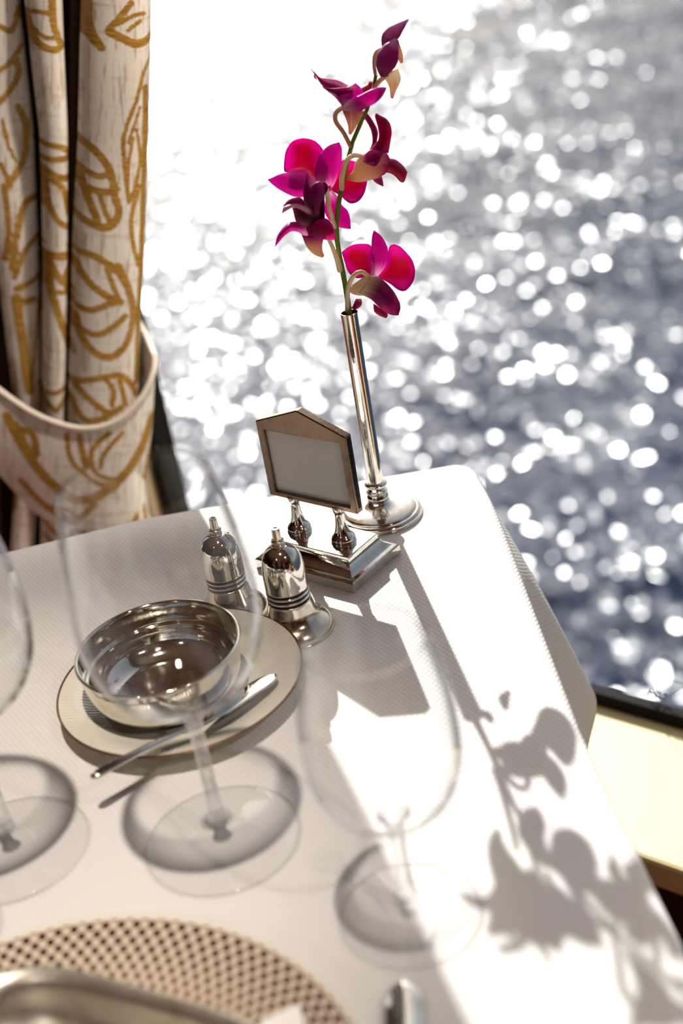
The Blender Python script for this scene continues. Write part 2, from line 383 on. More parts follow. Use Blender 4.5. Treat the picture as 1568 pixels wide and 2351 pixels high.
for k in range(0, len(edges), 2): ww.append(wbox(edges[k], edges[k + 1], 0.0, 0.040, ZW0, ZW1))
struct('wall_window', join(*ww), M['wall'])
for k, (t0, t1) in enumerate(WIN):
    wdw = thing('window_%d' % (k + 1), 'large ship window onto the glittering sea' if k == 0 else 'unseen ship window added along the wall for sky fill', 'window', tuple(wp(t0, 0, ZW0)), kind='structure')
    struct('pane', wbox(t0 - 0.005, t1 + 0.005, 0.030, 0.036, ZW0 - 0.005, ZW1 + 0.005), M['pane'], wdw)
    for nm, b in (('gasket', wbox(t0, t1, 0.018, 0.029, ZW0, ZW0 + 0.013)), ('gasket', wbox(t0, t1, 0.002, 0.028, ZW1 - 0.013, ZW1)),
                  ('gasket', wbox(t0, t0 + 0.016, 0.002, 0.028, ZW0 + 0.013, ZW1 - 0.013)), ('gasket', wbox(t1 - 0.016, t1, 0.002, 0.028, ZW0 + 0.013, ZW1 - 0.013))):
        struct(nm, b, M['gasket'], wdw)
    for b in (wbox(t0 - 0.05, t0, -0.012, 0.0, ZW0, ZW1 + 0.04), wbox(t1, t1 + 0.05, -0.012, 0.0, ZW0, ZW1 + 0.04), wbox(t0, t1, -0.012, 0.0, ZW1, ZW1 + 0.04)):
        bevel(struct('casing', b, M['frame_tan'], wdw), 0.003)
    if k == 0:
        # etched maker's mark low on the pane
        c = pplane(1484, 1568, wp(0, 0.0294, 0), N3); ct = float((c - A0) @ T3)
        ell = [c + 0.052 * T3 + (0.0075 * math.cos(a) * T3 + 0.013 * math.sin(a) * Z3) for a in np.linspace(0, 2 * PI, 25)]
        v1 = tube(ell, 0.0007, 6, False)
        tri = [c + 0.010 * T3 + 0.012 * Z3, c + 0.040 * T3 + 0.010 * Z3, c + 0.022 * T3 - 0.010 * Z3]
        v2 = tube([tri[0], tri[1]], 0.0004, 5); v3 = tube([tri[1], tri[2]], 0.0004, 5)
        struct('etched_mark', join(v1, v2, v3), M['etch'], wdw)
        for txt, off, sz in (('S0S', 0.036, 0.016), ('AS2', 0.0, 0.013)):
            cu = bpy.data.curves.new('etched_letters', 'FONT'); cu.body = txt; cu.size = sz; cu.extrude = 0.0003
            tmp = bpy.data.objects.new('tmp', cu); me = bpy.data.meshes.new_from_object(tmp); bpy.data.objects.remove(tmp)
            V = [wp(ct + off + v.co.x, 0.0292 - v.co.z, c[2] - 0.014 + v.co.y) for v in me.vertices]; Fc = [tuple(p.vertices) for p in me.polygons]
            bpy.data.meshes.remove(me); struct('etched_letters', (V, Fc), M['etch'], wdw)
bevel(struct('trim_1', wbox(TL, TR, LEDGE_N, 0.018, ZW0 - 0.03, ZW0), M['ledge'], label='cream painted window ledge'), 0.004)
struct('trim_2', wbox(TL, TR, LEDGE_N + 0.02, 0.0, 0.09, ZW0 - 0.03), M['wood_dark'], label='dark veneer panel under the window ledge')
struct('baseboard_window', wbox(TL, TR, LEDGE_N + 0.008, 0.0, 0.0, 0.09), M['frame_tan'])
# sea
S = 3500.0
sea = mesh('sea', [(-S, -200, -9), (S, -200, -9), (S, S, -9), (-S, S, -9)], [(0, 1, 2, 3)], M['sea'], smooth=False)
tag(sea, 'deep blue sea glittering with low sun beyond the window', 'sea', kind='stuff')
# ceiling downlight over the table (out of frame) and the added fill lamps
def downlight(x, y, watts, label, ang=60, aim=None):
    d = thing('ceiling_light', label, 'ceiling light', (x, y, HC), 'recessed ceiling lights')
    v, f = lathe(sprof([(0.034, -0.001), (0.05, -0.001), (0.052, -0.006), (0.045, -0.010), (0.036, -0.008), (0.034, -0.002)], 3), (x, y, HC), 40); mesh('ring', v, f, M['lampmetal'], d)
    L = bpy.data.lights.new('downlight_bulb', 'SPOT'); L.energy = watts; L.spot_size = math.radians(ang); L.spot_blend = 0.8; L.shadow_soft_size = 0.022; L.color = (1.0, 0.90, 0.79)
    o = bpy.data.objects.new('downlight_bulb', L); COL.objects.link(o); o.parent = d; o.location = (0, 0, -0.02)
    if aim: o.rotation_euler = (Vector(aim) - Vector((x, y, HC - 0.02))).to_track_quat('-Z', 'Y').to_euler()
    return o
downlight(-0.03, 0.30, 84, 'recessed ceiling light straight above the dining table', 29, (-0.33, 0.56, 0.75))
downlight(-1.2, -0.9, 30, 'added fill light over the room behind the diner', 120)  # unseen lamp added as general room fill
downlight(0.9, -0.6, 50, 'added fill light to the right of the room', 120)  # unseen lamp added to lift the curtain from the camera side
downlight(0.52, 0.58, 150, 'added ceiling spot brightening the curtain', 26, (-0.17, 1.2, 0.98))  # unseen spot added to brighten the curtain from the right

# ------------------------------------------------------------------ table and cloth
TX0, TX1, TY0, TY1 = -1.0, 0.112, 0.17, 0.966
tb = thing('dining_table', 'dining table hidden under the white cloth beside the window', 'table', ((TX0 + TX1) / 2, (TY0 + TY1) / 2, 0))
tc = ((TX0 + TX1) / 2, (TY0 + TY1) / 2)
bevel(mesh('tabletop', *box((tc[0], tc[1], 0.733), ((TX1 - TX0) / 2 - 0.012, (TY1 - TY0) / 2 - 0.012, 0.0145)), M['wood_dark'], tb, smooth=False), 0.004)
mesh('pedestal', *lathe(sprof([(0.05, 0.03), (0.05, 0.1), (0.045, 0.4), (0.05, 0.66), (0.12, 0.7185)], 4), (tc[0], tc[1], 0), 32), M['lampmetal'], tb)
mesh('foot', *lathe([(0, 0.03), (0.1, 0.028), (0.27, 0.012), (0.28, 0.0), (0, 0.0)], (tc[0], tc[1], 0), 40), M['lampmetal'], tb, auto=40)
# cloth: perimeter loop of a rounded rectangle, then rings down the drop
per = []
def edge_x(y): return TX1 + 0.009 * min(max((0.62 - y) / 0.16, 0), 1) - 0.0045 * math.exp(-((y - 0.966) / 0.05) ** 2)
def edge_y(x): return TY1 - 0.15 * max(0, -0.15 - x) if x > -0.35 else TY1 - 0.03
cr = 0.018
for y in np.linspace(TY0 + cr, TY1 - cr, 110): per.append((edge_x(y), y, 1, 0, y))
for a in np.linspace(0, PI / 2, 14)[1:-1]: per.append((TX1 - 0.0045 - cr + cr * math.cos(a), TY1 - cr + cr * math.sin(a), math.cos(a), math.sin(a), TY1 - cr + 0.018 * a))
for x in np.linspace(TX1 - 0.0045 - cr, TX0 + cr, 90): per.append((x, edge_y(x), 0, 1, 9))
for a in np.linspace(PI / 2, PI, 8)[1:-1]: per.append((TX0 + cr + cr * math.cos(a), TY1 - 0.03 - cr + cr * math.sin(a), math.cos(a), math.sin(a), 9))
for y in np.linspace(TY1 - 0.03 - cr, TY0 + cr, 40): per.append((TX0, y, -1, 0, 9))
for a in np.linspace(PI, 1.5 * PI, 8)[1:-1]: per.append((TX0 + cr + cr * math.cos(a), TY0 + cr + cr * math.sin(a), math.cos(a), math.sin(a), 9))
for x in np.linspace(TX0 + cr, TX1 - cr, 60): per.append((x, TY0, 0, -1, 9))
for a in np.linspace(1.5 * PI, 2 * PI, 8)[1:-1]: per.append((TX1 - cr + cr * math.cos(a), TY0 + cr + cr * math.sin(a), math.cos(a), math.sin(a), 9))
per = np.array(per); n = len(per)
arc = np.concatenate([[0], np.cumsum(np.hypot(*np.diff(per[:, :2], axis=0).T))])
V = []; rings = 0
er = 0.007
def ring(inset, z):
    for p in per: V.append((p[0] - p[2] * inset, p[1] - p[3] * inset, z))
for a in np.linspace(0, PI / 2, 7): ring(er - er * math.sin(a), 0.75 - er + er * math.cos(a)); rings += 1
HEM = 0.575
for tt in np.linspace(0, 1, 22)[1:]:
    for i, p in enumerate(per):
        z = 0.75 - er + (HEM - 0.75 + er) * tt
        off = 0.012 * tt + 0.008 * tt * (1 + math.sin(arc[i] * 26.0)) * (0.4 + 0.6 * math.sin(arc[i] * 7.3) ** 2)
        dx, dy = p[2] * off, p[3] * off
        if p[4] < 5:                               # big soft fold of the corner on the window side
            a = TY1 - p[4]
            g = math.exp(-((a - 0.105) / 0.062) ** 2)
            s_ = tt ** 0.85
            dx += 0.047 * g * s_; dy += 0.012 * g * s_
        V.append((p[0] + dx, p[1] + dy, z))
    rings += 1
Fc = [(k * n + i, k * n + (i + 1) % n, (k + 1) * n + (i + 1) % n, (k + 1) * n + i)[::-1] for k in range(rings - 1) for i in range(n)]
Fc.append(tuple(range(n)))
clo = mesh('tablecloth', V, Fc, M['cloth'], origin=(tc[0], tc[1], 0.75)); solid(clo, 0.0010, -1)
tag(clo, 'white woven linen tablecloth draped over the dining table', 'tablecloth')

# ------------------------------------------------------------------ bud vase
vx = (0.0282, 0.9024, 0.75)
va = thing('bud_vase', 'tall slim polished silver bud vase holding a purple orchid', 'vase', vx)
mesh('foot', *lathe(sprof([(0, 0.0004), (0.029, 0.0004), (0.0306, 0.0015), (0.0306, 0.0032), (0.0285, 0.0046), (0.0272, 0.0047), (0.0262, 0.0060), (0.020, 0.0078), (0.013, 0.0092), (0.0086, 0.0108), (0.0068, 0.0126)], 4), vx, 72), M['silver'], va)
mesh('knop', *lathe(sprof([(0.0062, 0.0118), (0.0078, 0.0138), (0.0083, 0.0160), (0.0074, 0.0182), (0.0070, 0.0190), (0.0078, 0.0198), (0.0078, 0.0210), (0.0062, 0.0220), (0.0052, 0.0235)], 4), vx, 48), M['silver'], va)
mesh('collar', *lathe(sprof([(0.005, 0.0232), (0.0068, 0.0242), (0.0082, 0.0252), (0.0082, 0.0272), (0.0068, 0.0282), (0.0058, 0.0286)], 4), vx, 48), M['silver'], va)
mesh('tube', *lathe([(0.0058, 0.028), (0.0058, 0.06), (0.0058, 0.12), (0.0058, 0.158), (0.0061, 0.1598), (0.0061, 0.1605), (0.0054, 0.1605), (0.0052, 0.158), (0.0052, 0.05), (0, 0.05)], vx, 48), M['silver'], va, auto=60)

# ------------------------------------------------------------------ orchid spray
DY = 0.9024
def op(x, y, d=0.0): return py(x, y, DY + d * 0.01)                  # d in centimetres away from the camera
PXM = 3200.0 / 1.0                                                     # about pixels per metre at the flower
def cat(P, nv):
    P = np.array(P, float)
    if len(P) == 2: P = np.array([P[0], (P[0] + P[1]) / 2, P[1]])
    s = smooth_prof(P, 8); d = np.concatenate([[0], np.cumsum(np.linalg.norm(np.diff(s, axis=0), axis=1))]); q = np.linspace(0, d[-1], nv)
    return np.stack([np.interp(q, d, s[:, k]) for k in range(3)], 1)
SHP = {'round': lambda t: np.clip(np.sin(PI * np.clip(t, 0, 1) ** 0.82), 0, 1) ** 0.62 * (0.35 + 0.65 * np.clip(t * 2.2, 0, 1)),
       'lance': lambda t: np.sin(PI * t ** 0.72) ** 0.85 * (0.55 + 0.45 * np.clip(t * 3, 0, 1)) + 0.02,
       'strap': lambda t: (0.5 + 0.5 * np.clip(t * 3, 0, 1)) * np.clip(1 - t, 0, 1) ** 0.35 + 0.02}
def petal(name, path, width, shape, mat, parent, cup=0.25, tilt=0.0, ripple=0.0, label=None, nu=15, nv=22):
    ax = cat([op(*p) for p in path], nv); t = np.linspace(0, 1, nv)
    T = np.gradient(ax, axis=0); T /= np.linalg.norm(T, axis=1)[:, None]
    view = np.array([0, -0.92, 0.38]); wv = width / PXM * np.clip(SHP[shape](t), 0.015, None) / 2
    s = np.linspace(-1, 1, nu); V = []; uv = []
    for i, si in enumerate(s):
        for j in range(nv):
            side = np.cross(T[j], view); side /= np.linalg.norm(side); nrm = np.cross(side, T[j])
            sd = math.cos(tilt) * side + math.sin(tilt) * nrm; nn = np.cross(sd, T[j])
            h = cup * wv[j] * (si * si - 0.35) + ripple / PXM * abs(si) ** 2 * math.sin(t[j] * 17 + si * 4 + width) * t[j]
            V.append(ax[j] + sd * si * wv[j] + nn * h); uv.append((si * 0.5 + 0.5, t[j]))
    o = mesh(name, V, grid(nu, nv), M[mat], parent, uv=uv); solid(o, 0.00045, 0)
    if label: o['label'] = label
    return o
def podlike(name, path, rad, mat, parent, flat=0.75, n=18, label=None):
    ax = cat([op(*p) for p in path], 20); m = len(ax); t = np.linspace(0, 1, m)
    R = np.interp(t, np.linspace(0, 1, len(rad)), rad) / PXM
    V, Fc = tube(ax, R, n, True); uv = [((k % n) / n, i / (m - 1)) for i in range(m) for k in range(n)]
    V = np.array(V); c = np.repeat(ax, n, 0); V[:, 1] = c[:, 1] + (V[:, 1] - c[:, 1]) * flat
    o = mesh(name, V, Fc, M[mat], parent, uv=uv)
    if label: o['label'] = label
    return o
def wire(name, path, r, mat, parent, r2=None):
    ax = cat([op(*p) for p in path], 18); R = np.linspace(r, r2 or r, 18) / PXM
    return mesh(name, *tube(ax, R, 10), M[mat], parent)
def zq(X, Y): return (580 + X / 3.169, 20 + Y / 3.169)              # measuring grid used for the blossoms
def patch(name, A_, B_, d0, d1, mat, parent, cup=0.25, bow=0.0, label=None, nu=15, nv=24):
    """petal between two traced edges that share base and tip; d = depth at base / tip in cm, cup = hollow across, bow = arch along."""
    def rs(P):
        s = smooth_prof([zq(*p) for p in P], 6); q = np.concatenate([[0], np.cumsum(np.hypot(*np.diff(s, axis=0).T))]); t = np.linspace(0, q[-1], nv)
        return np.stack([np.interp(t, q, s[:, k]) for k in (0, 1)], 1)
    L, R_ = rs(A_), rs(B_); V = []; uv = []
    wmax = np.max(np.hypot(*(L - R_).T)) / PXM * 100
    for i in range(nu):
        si = -1 + 2 * i / (nu - 1)
        for j in range(nv):
            t = j / (nv - 1); p = L[j] * (1 - (si + 1) / 2) + R_[j] * (si + 1) / 2
            wl_ = math.hypot(*(L[j] - R_[j])) / PXM * 100
            d = d0 + (d1 - d0) * t + cup * wl_ * (si * si - 0.4) + bow * wmax * math.sin(PI * t) + 0.05 * math.sin(9 * t + 3 * si + wmax * 7) * abs(si) * t
            V.append(op(p[0], p[1], d)); uv.append((si * 0.5 + 0.5, t))
    o = mesh(name, V, grid(nu, nv), M[mat], parent, uv=uv); solid(o, 0.00045, 0)
    if label: o['label'] = label
    return o
def zpod(name, path, rad, mat, parent, flat=0.75, label=None):
    return podlike(name, [zq(*p[:2]) + (p[2],) for p in path], [r / 3.169 for r in rad], mat, parent, flat, label=label)
def zwire(path, r, mat, r2=None): return wire('pedicel', [zq(*p[:2]) + (p[2],) for p in path], r, mat, orc, r2)
orc = thing('orchid_spray', 'cut purple orchid spray with five blossoms and two buds in the silver vase', 'orchid', tuple(op(806, 740)))
ORG[orc.name] = np.array(orc.location)
sp_ = [(812, 800), (803, 722), (791, 645), (779, 585), (772, 525), (778, 462), (786, 425), (797, 375), (807, 333), (826, 287), (845, 245), (858, 205), (863, 172)]
wire('stem', sp_, 6.6, 'stem', orc, 3.8)
# --- blossom A: large open blossom on the left
b = zpod('blossom', [(560, 1318, 0.2), (556, 1290, -.3)], [14, 20, 10], 'sepal', orc, label='large open magenta blossom left of the stem')
patch('petal', [(455,1268),(370,1200),(240,1190),(228,1150),(235,1070),(255,1010),(300,960),(370,943)], [(470,1268),(490,1180),(510,1100),(514,1035),(492,1000),(455,965),(410,948),(370,943)], .5, 1.0, 'petal', b, -.2, .1)
patch('petal', [(568,1308),(610,1190),(650,1105),(700,1103),(760,1120),(810,1170),(832,1250)], [(575,1322),(640,1360),(690,1405),(722,1416),(770,1400),(808,1350),(825,1290),(832,1250)], .7, 1.4, 'petal', b, -.2, .1)
patch('sepal', [(560,1312),(490,1272),(458,1220),(460,1150),(480,1080),(515,1030),(565,990),(630,972)], [(570,1312),(600,1260),(630,1180),(645,1110),(650,1060),(647,1010),(630,972)], -.2, -.1, 'sepal', b, .2, -.12)
patch('sepal', [(500,1290),(430,1215),(350,1195),(290,1190),(210,1200),(160,1220),(110,1245)], [(500,1320),(400,1360),(330,1370),(270,1355),(200,1320),(150,1285),(110,1245)], 0, -.6, 'sepal', b, .15, -.1)
patch('sepal', [(560,1320),(530,1400),(525,1480),(560,1540),(620,1583),(670,1597),(713,1600)], [(570,1315),(620,1370),(650,1430),(690,1470),(708,1530),(713,1600)], .4, .5, 'sepal', b, .15, .1)
# --- blossom B: dark throated blossom in front of it
b = zpod('blossom', [(430, 1640, -2.2), (450, 1570, -2.4), (440, 1500, -2.4)], [30, 62, 52, 20], 'lip', orc, label='dark maroon throated blossom hanging in front')
patch('petal', [(440,1510),(385,1430),(370,1360),(378,1280),(388,1220),(398,1192)], [(462,1500),(432,1400),(427,1340),(412,1280),(407,1230),(398,1192)], -2.5, -2.3, 'sepal_dark', b, .5)
patch('petal', [(440,1525),(410,1440),(402,1370),(420,1310),(450,1270),(485,1258)], [(482,1525),(490,1440),(518,1370),(522,1310),(510,1275),(485,1258)], -2.6, -2.6, 'sepal_dark', b, .35, -.1)
patch('petal', [(462,1570),(466,1460),(482,1360),(488,1290),(515,1262)], [(522,1570),(524,1460),(522,1360),(546,1320),(543,1280),(515,1262)], -2.4, -2.3, 'lip', b, -.3)
patch('sepal', [(420,1660),(380,1590),(320,1553),(260,1563),(210,1610),(180,1660),(165,1730)], [(400,1665),(365,1645),(330,1622),(280,1617),(230,1652),(195,1692),(165,1730)], -2.5, -3.3, 'sepal', b, .5, -.2)
patch('sepal', [(412,1640),(440,1560),(500,1530),(540,1528),(572,1560),(592,1610),(600,1680)], [(405,1648),(470,1668),(520,1677),(560,1681),(600,1680)], -2.7, -3.0, 'petal', b, .2, -.2)
patch('lip', [(485,1570),(400,1590),(330,1565),(310,1530),(300,1490),(290,1450)], [(492,1490),(440,1490),(380,1470),(330,1445),(290,1450)], -2.6, -3.2, 'lip', b, .3, -.2)
patch('lip', [(400,1440),(350,1376),(300,1376),(260,1393),(225,1435)], [(405,1460),(360,1430),(310,1428),(270,1432),(225,1435)], -2.8, -3.3, 'sepal_dark', b, .3, -.2)
patch('lip', [(442,1478),(390,1440),(320,1424),(260,1428),(225,1448),(215,1487)], [(442,1502),(400,1492),(350,1462),(300,1443),(255,1462),(215,1487)], -3.1, -3.7, 'lip_pink', b, .5, -.2, label='pale pink tongue of the lip')
zpod('spur', [(440, 1630, -2.3), (450, 1710, -2.2), (475, 1765, -2.1), (514, 1803, -2.0)], [78, 62, 40, 11], 'spur', b, label='cream and pink spur')
zwire([(540, 1312, -.6), (548, 1400, -1.2), (566, 1480, -1.0), (600, 1590, -.1)], 4.8, 'pedicel', 4.4)
zwire([(545, 1660, -1.8), (585, 1745, -1.2), (620, 1840, -.4), (637, 1905, 0)], 4, 'pedicel', 6.6)
# --- blossom C: side-on blossom to the right of the stem
b = zpod('blossom', [(945, 1128, 0), (890, 1128, -.3), (830, 1160, -.4), (760, 1215, -.2), (675, 1237, 0)], [78, 98, 84, 42, 5], 'spur', orc, 0.7, label='side-on blossom with cream spur right of the stem')
patch('sepal', [(845,1040),(872,970),(865,890),(830,820),(800,780),(783,735)], [(890,1025),(905,950),(908,890),(880,830),(840,770),(783,735)], .3, .5, 'sepal_dark', b, .5, .2)
patch('petal', [(850,1045),(880,1000),(917,950),(917,880),(902,820),(892,780),(900,762)], [(985,1050),(1000,980),(1010,900),(1000,840),(970,800),(932,780),(900,762)], -.4, .3, 'petal_deep', b, .3, -.1)
patch('sepal', [(800,1100),(840,1040),(885,1028),(950,1050)], [(800,1112),(850,1135),(900,1140),(950,1050)], -1.2, -1.0, 'sepal_dark', b, -.3, -.15)
patch('lip', [(940,1120),(960,1060),(990,1088),(1040,1100),(1090,1140),(1125,1190)], [(935,1185),(1000,1190),(1040,1220),(1075,1257),(1102,1257),(1125,1190)], -.1, .2, 'petal_deep', b, .4, -.2)
patch('lip', [(940,1150),(985,1130),(1040,1170),(1100,1235)], [(940,1190),(1000,1195),(1050,1225),(1100,1235)], .4, .5, 'lip', b, .4)
patch('sepal', [(865,1232),(900,1268),(950,1291)], [(938,1215),(947,1258),(950,1291)], -.1, .2, 'sepal_dark', b, .2)
zwire([(648, 1315, 0), (652, 1220, -.4), (672, 1130, -.6), (710, 1078, -.6), (760, 1066, -.5), (815, 1085, -.4)], 5.6, 'pedicel', 4.6)
# --- blossom D: upper blossom seen from below
b = zpod('blossom', [(720, 695, 0), (732, 775, -.2), (726, 840, -.1), (708, 913, 0)], [66, 64, 46, 24, 9], 'spur', orc, 0.75, label='upper blossom with tan spur seen from below')
patch('sepal', [(700,560),(620,522),(540,510),(490,502),(455,470),(425,437)], [(660,722),(615,650),(550,600),(505,555),(470,505),(425,437)], .6, .9, 'sepal_dark', b, .3, .1)
patch('petal', [(740,570),(640,578),(560,580),(510,570)], [(665,725),(610,655),(560,610),(510,570)], .2, .5, 'sepal_dark', b, -.3, -.1)
patch('petal', [(655,712),(625,632),(690,570),(750,542)], [(680,715),(725,672),(802,622),(788,580),(750,542)], 0, .5, 'sepal', b, .2, -.1)
patch('sepal', [(650,718),(700,668),(780,630),(860,590),(930,572),(972,575)], [(655,735),(760,752),(840,712),(900,680),(945,632),(972,575)], -.6, -.9, 'sepal', b, .25, -.15)
patch('petal', [(760,585),(838,552),(850,528),(892,545)], [(800,615),(832,602),(870,572),(892,545)], 1.2, 1.5, 'petal_deep', b, .4)
patch('lip', [(470,520),(448,500),(446,485)], [(470,520),(465,510),(452,480),(446,485)], .5, .5, 'petal', b, .2)
zwire([(713, 1003, 0), (660, 900, -.2), (606, 822, -.4), (606, 758, -.4), (655, 720, -.3)], 4.6, 'pedicel_tan', 4.8)
# --- blossom E: lowest blossom just above the vase mouth
b = zpod('blossom', [(885, 1965, -.8), (830, 2015, -1.0), (760, 2040, -.9), (715, 2040, -.6), (677, 2038, -.5)], [36, 66, 56, 34, 8], 'spur_cream', orc, 0.7, label='lowest blossom with cream spur above the vase mouth')
patch('petal', [(850,1945),(760,1960),(700,1920),(670,1840),(650,1772)], [(862,1935),(866,1830),(862,1728),(800,1711),(720,1722),(650,1772)], .4, .9, 'petal', b, -.2, .1)
patch('petal', [(915,1948),(975,1850),(1000,1725),(1060,1725),(1112,1770),(1160,1830),(1180,1900)], [(925,1960),(1000,2000),(1060,2045),(1110,2052),(1152,2010),(1175,1960),(1180,1900)], .4, .9, 'petal', b, -.2, .1)
patch('sepal', [(858,1938),(870,1850),(865,1740),(870,1660),(883,1615)], [(908,1950),(960,1880),(982,1810),(980,1740),(940,1660),(883,1615)], -.2, .1, 'sepal', b, .3, -.1)
patch('sepal', [(850,1965),(900,1948),(960,1985),(1020,2050),(1065,2130),(1073,2180),(1060,2230)], [(770,2070),(860,2112),(920,2170),(980,2215),(1030,2231),(1060,2230)], -1.4, -2.4, 'sepal_cream', b, .25, -.15, label='broad plum sepal hanging towards the table')
patch('sepal', [(752,2110),(730,2160),(712,2178)], [(790,2110),(792,2155),(752,2186),(712,2178)], .3, .4, 'sepal_dark', b, .3)
patch('lip', [(880,2145),(885,2200),(920,2230),(970,2251)], [(950,2195),(976,2215),(981,2235),(970,2251)], .2, .3, 'petal_deep', b, .4)
zwire([(690, 2200, 0), (690, 2110, -.3), (696, 2025, -1.0), (732, 1945, -1.6), (790, 1914, -1.7), (848, 1952, -1.3)], 5.6, 'pedicel', 4.8)
# --- buds
b = zpod('bud', [(962, 280, .3), (985, 220, .3), (1050, 150, .3), (1138, 76, .3)], [20, 50, 48, 26, 3], 'bud', orc, 0.8, label='topmost closed plum bud')
zpod('spur', [(1020, 250, .4), (1062, 320, .4), (1085, 395, .4)], [42, 28, 22, 9], 'spur', b)
b = zpod('bud', [(962, 490, -.6), (962, 430, -.6), (988, 340, -.6), (1042, 216, -.6)], [30, 62, 72, 50, 5], 'bud', orc, 0.8, label='lower closed purple bud with cream tip')
zpod('spur', [(1005, 455, -.5), (1025, 520, -.5), (1020, 600, -.5), (1014, 652, -.5)], [50, 50, 24, 9], 'spur_cream', b)
zwire([(893, 480, 0), (883, 400, .1), (898, 320, .2), (958, 282, .3)], 3.8, 'pedicel_tan', 4)
zwire([(872, 592, 0), (920, 530, -.3), (975, 482, -.5)], 4, 'pedicel', 5.5)

# ------------------------------------------------------------------ card stand
SA = math.radians(-41); e1 = np.array([math.cos(SA), math.sin(SA), 0]); e2 = np.array([-e1[1], e1[0], 0]); SC = np.array([-0.0151, 0.85, 0.75])
st = thing('card_stand', 'silver table number stand with a peaked frame on two turned columns', 'card stand', tuple(SC))
def lp(a, b_, z): return SC + a * e1 + b_ * e2 + np.array([0, 0, z])
prof = [(1.0, 0.0002), (1.0, 0.0075)]
V = []
rows = [(0.0435, 0.028, 0.0002), (0.0435, 0.028, 0.0068), (0.0428, 0.0273, 0.0075)]
for t in np.linspace(0, 1, 10): # concave cove
    a = t * PI / 2; k = math.sin(a) if False else 1 - math.cos(a)
    rows.append((0.0420 - 0.0082 * math.sin(a), 0.0265 - 0.0093 * math.sin(a), 0.0080 + 0.0112 * (0.45 * t + 0.55 * (1 - math.cos(a)))))
rows += [(0.0338, 0.0172, 0.0197), (0.0333, 0.0167, 0.0202)]
for a, b_, z in rows:
    for sx, sy in ((-1, -1), (1, -1), (1, 1), (-1, 1)): V.append(lp(sx * a, sy * b_, z))
Fc = [(k * 4 + i, k * 4 + (i + 1) % 4, (k + 1) * 4 + (i + 1) % 4, (k + 1) * 4 + i) for k in range(len(rows) - 1) for i in range(4)]
Fc += [(3, 2, 1, 0), tuple((len(rows) - 1) * 4 + i for i in range(4))]
mesh('plinth', V, Fc, M['silver'], st, auto=35)
for a in (-0.0215, 0.0178):
    c = lp(a, 0, 0)
    mesh('column', *lathe(sprof([(0.0, 0.0200), (0.0084, 0.0202), (0.0086, 0.0212), (0.0086, 0.0232), (0.0080, 0.0246), (0.0058, 0.0276), (0.0044, 0.0320), (0.0036, 0.0370), (0.0034, 0.0420), (0.0042, 0.0450), (0.0042, 0.0485), (0, 0.0485)], 4), c, 36), M['silver'], st)
fc0, hw, zb, zs, za = -0.0018, 0.0386, 0.0470, 0.1052, 0.1188
outl = [(-hw, zb), (hw, zb), (hw, zs), (0.000, za), (-hw, zs)]
inn = [(-0.0330, 0.0508), (0.0328, 0.0508), (0.0328, 0.0990), (0.0, 0.0990), (-0.0330, 0.0990)]
th = 0.0032
V = []
for bb in (-th, th):
    for a, z in outl: V.append(lp(fc0 + a, bb, z))
    for a, z in inn: V.append(lp(fc0 + a, bb, z))
Fc = []
for i in range(5):
    j = (i + 1) % 5
    Fc += [(i, j, 5 + j, 5 + i), (10 + i, 15 + i, 15 + j, 10 + j), (i, 10 + i, 10 + j, j), (5 + i, 5 + j, 15 + j, 15 + i)]
fr = mesh('frame', V, Fc, M['silver_brown'], st, smooth=False); bevel(fr, 0.0007, 2)
mesh('slot', *box(lp(fc0 + hw + 0.0001, 0.0004, 0.0765), (0.0003, 0.0011, 0.026), (e1, e2, Z3)), M['silver_dark'], st, smooth=False)
cd = mesh('card', *box(lp(fc0, 0.0002, 0.0749), (0.0332, 0.0008, 0.0245), (e1, e2, Z3)), M['card'], st, smooth=False, ); cd['label'] = 'blank white card in the frame'
cu = bpy.data.curves.new('numeral', 'FONT'); cu.body = '16'; cu.size = 0.024; cu.align_x = 'CENTER'; cu.extrude = 0.0001
tmp = bpy.data.objects.new('tmp', cu); me = bpy.data.meshes.new_from_object(tmp); bpy.data.objects.remove(tmp)
V = [lp(fc0 - v.co.x, 0.0012 + v.co.z, 0.0665 + v.co.y) for v in me.vertices]; Fc = [tuple(p.vertices) for p in me.polygons]; bpy.data.meshes.remove(me)
nmr = mesh('numeral', V, Fc, M['ink'], cd, smooth=False); nmr['label'] = 'grey printed number 16 on the far side'

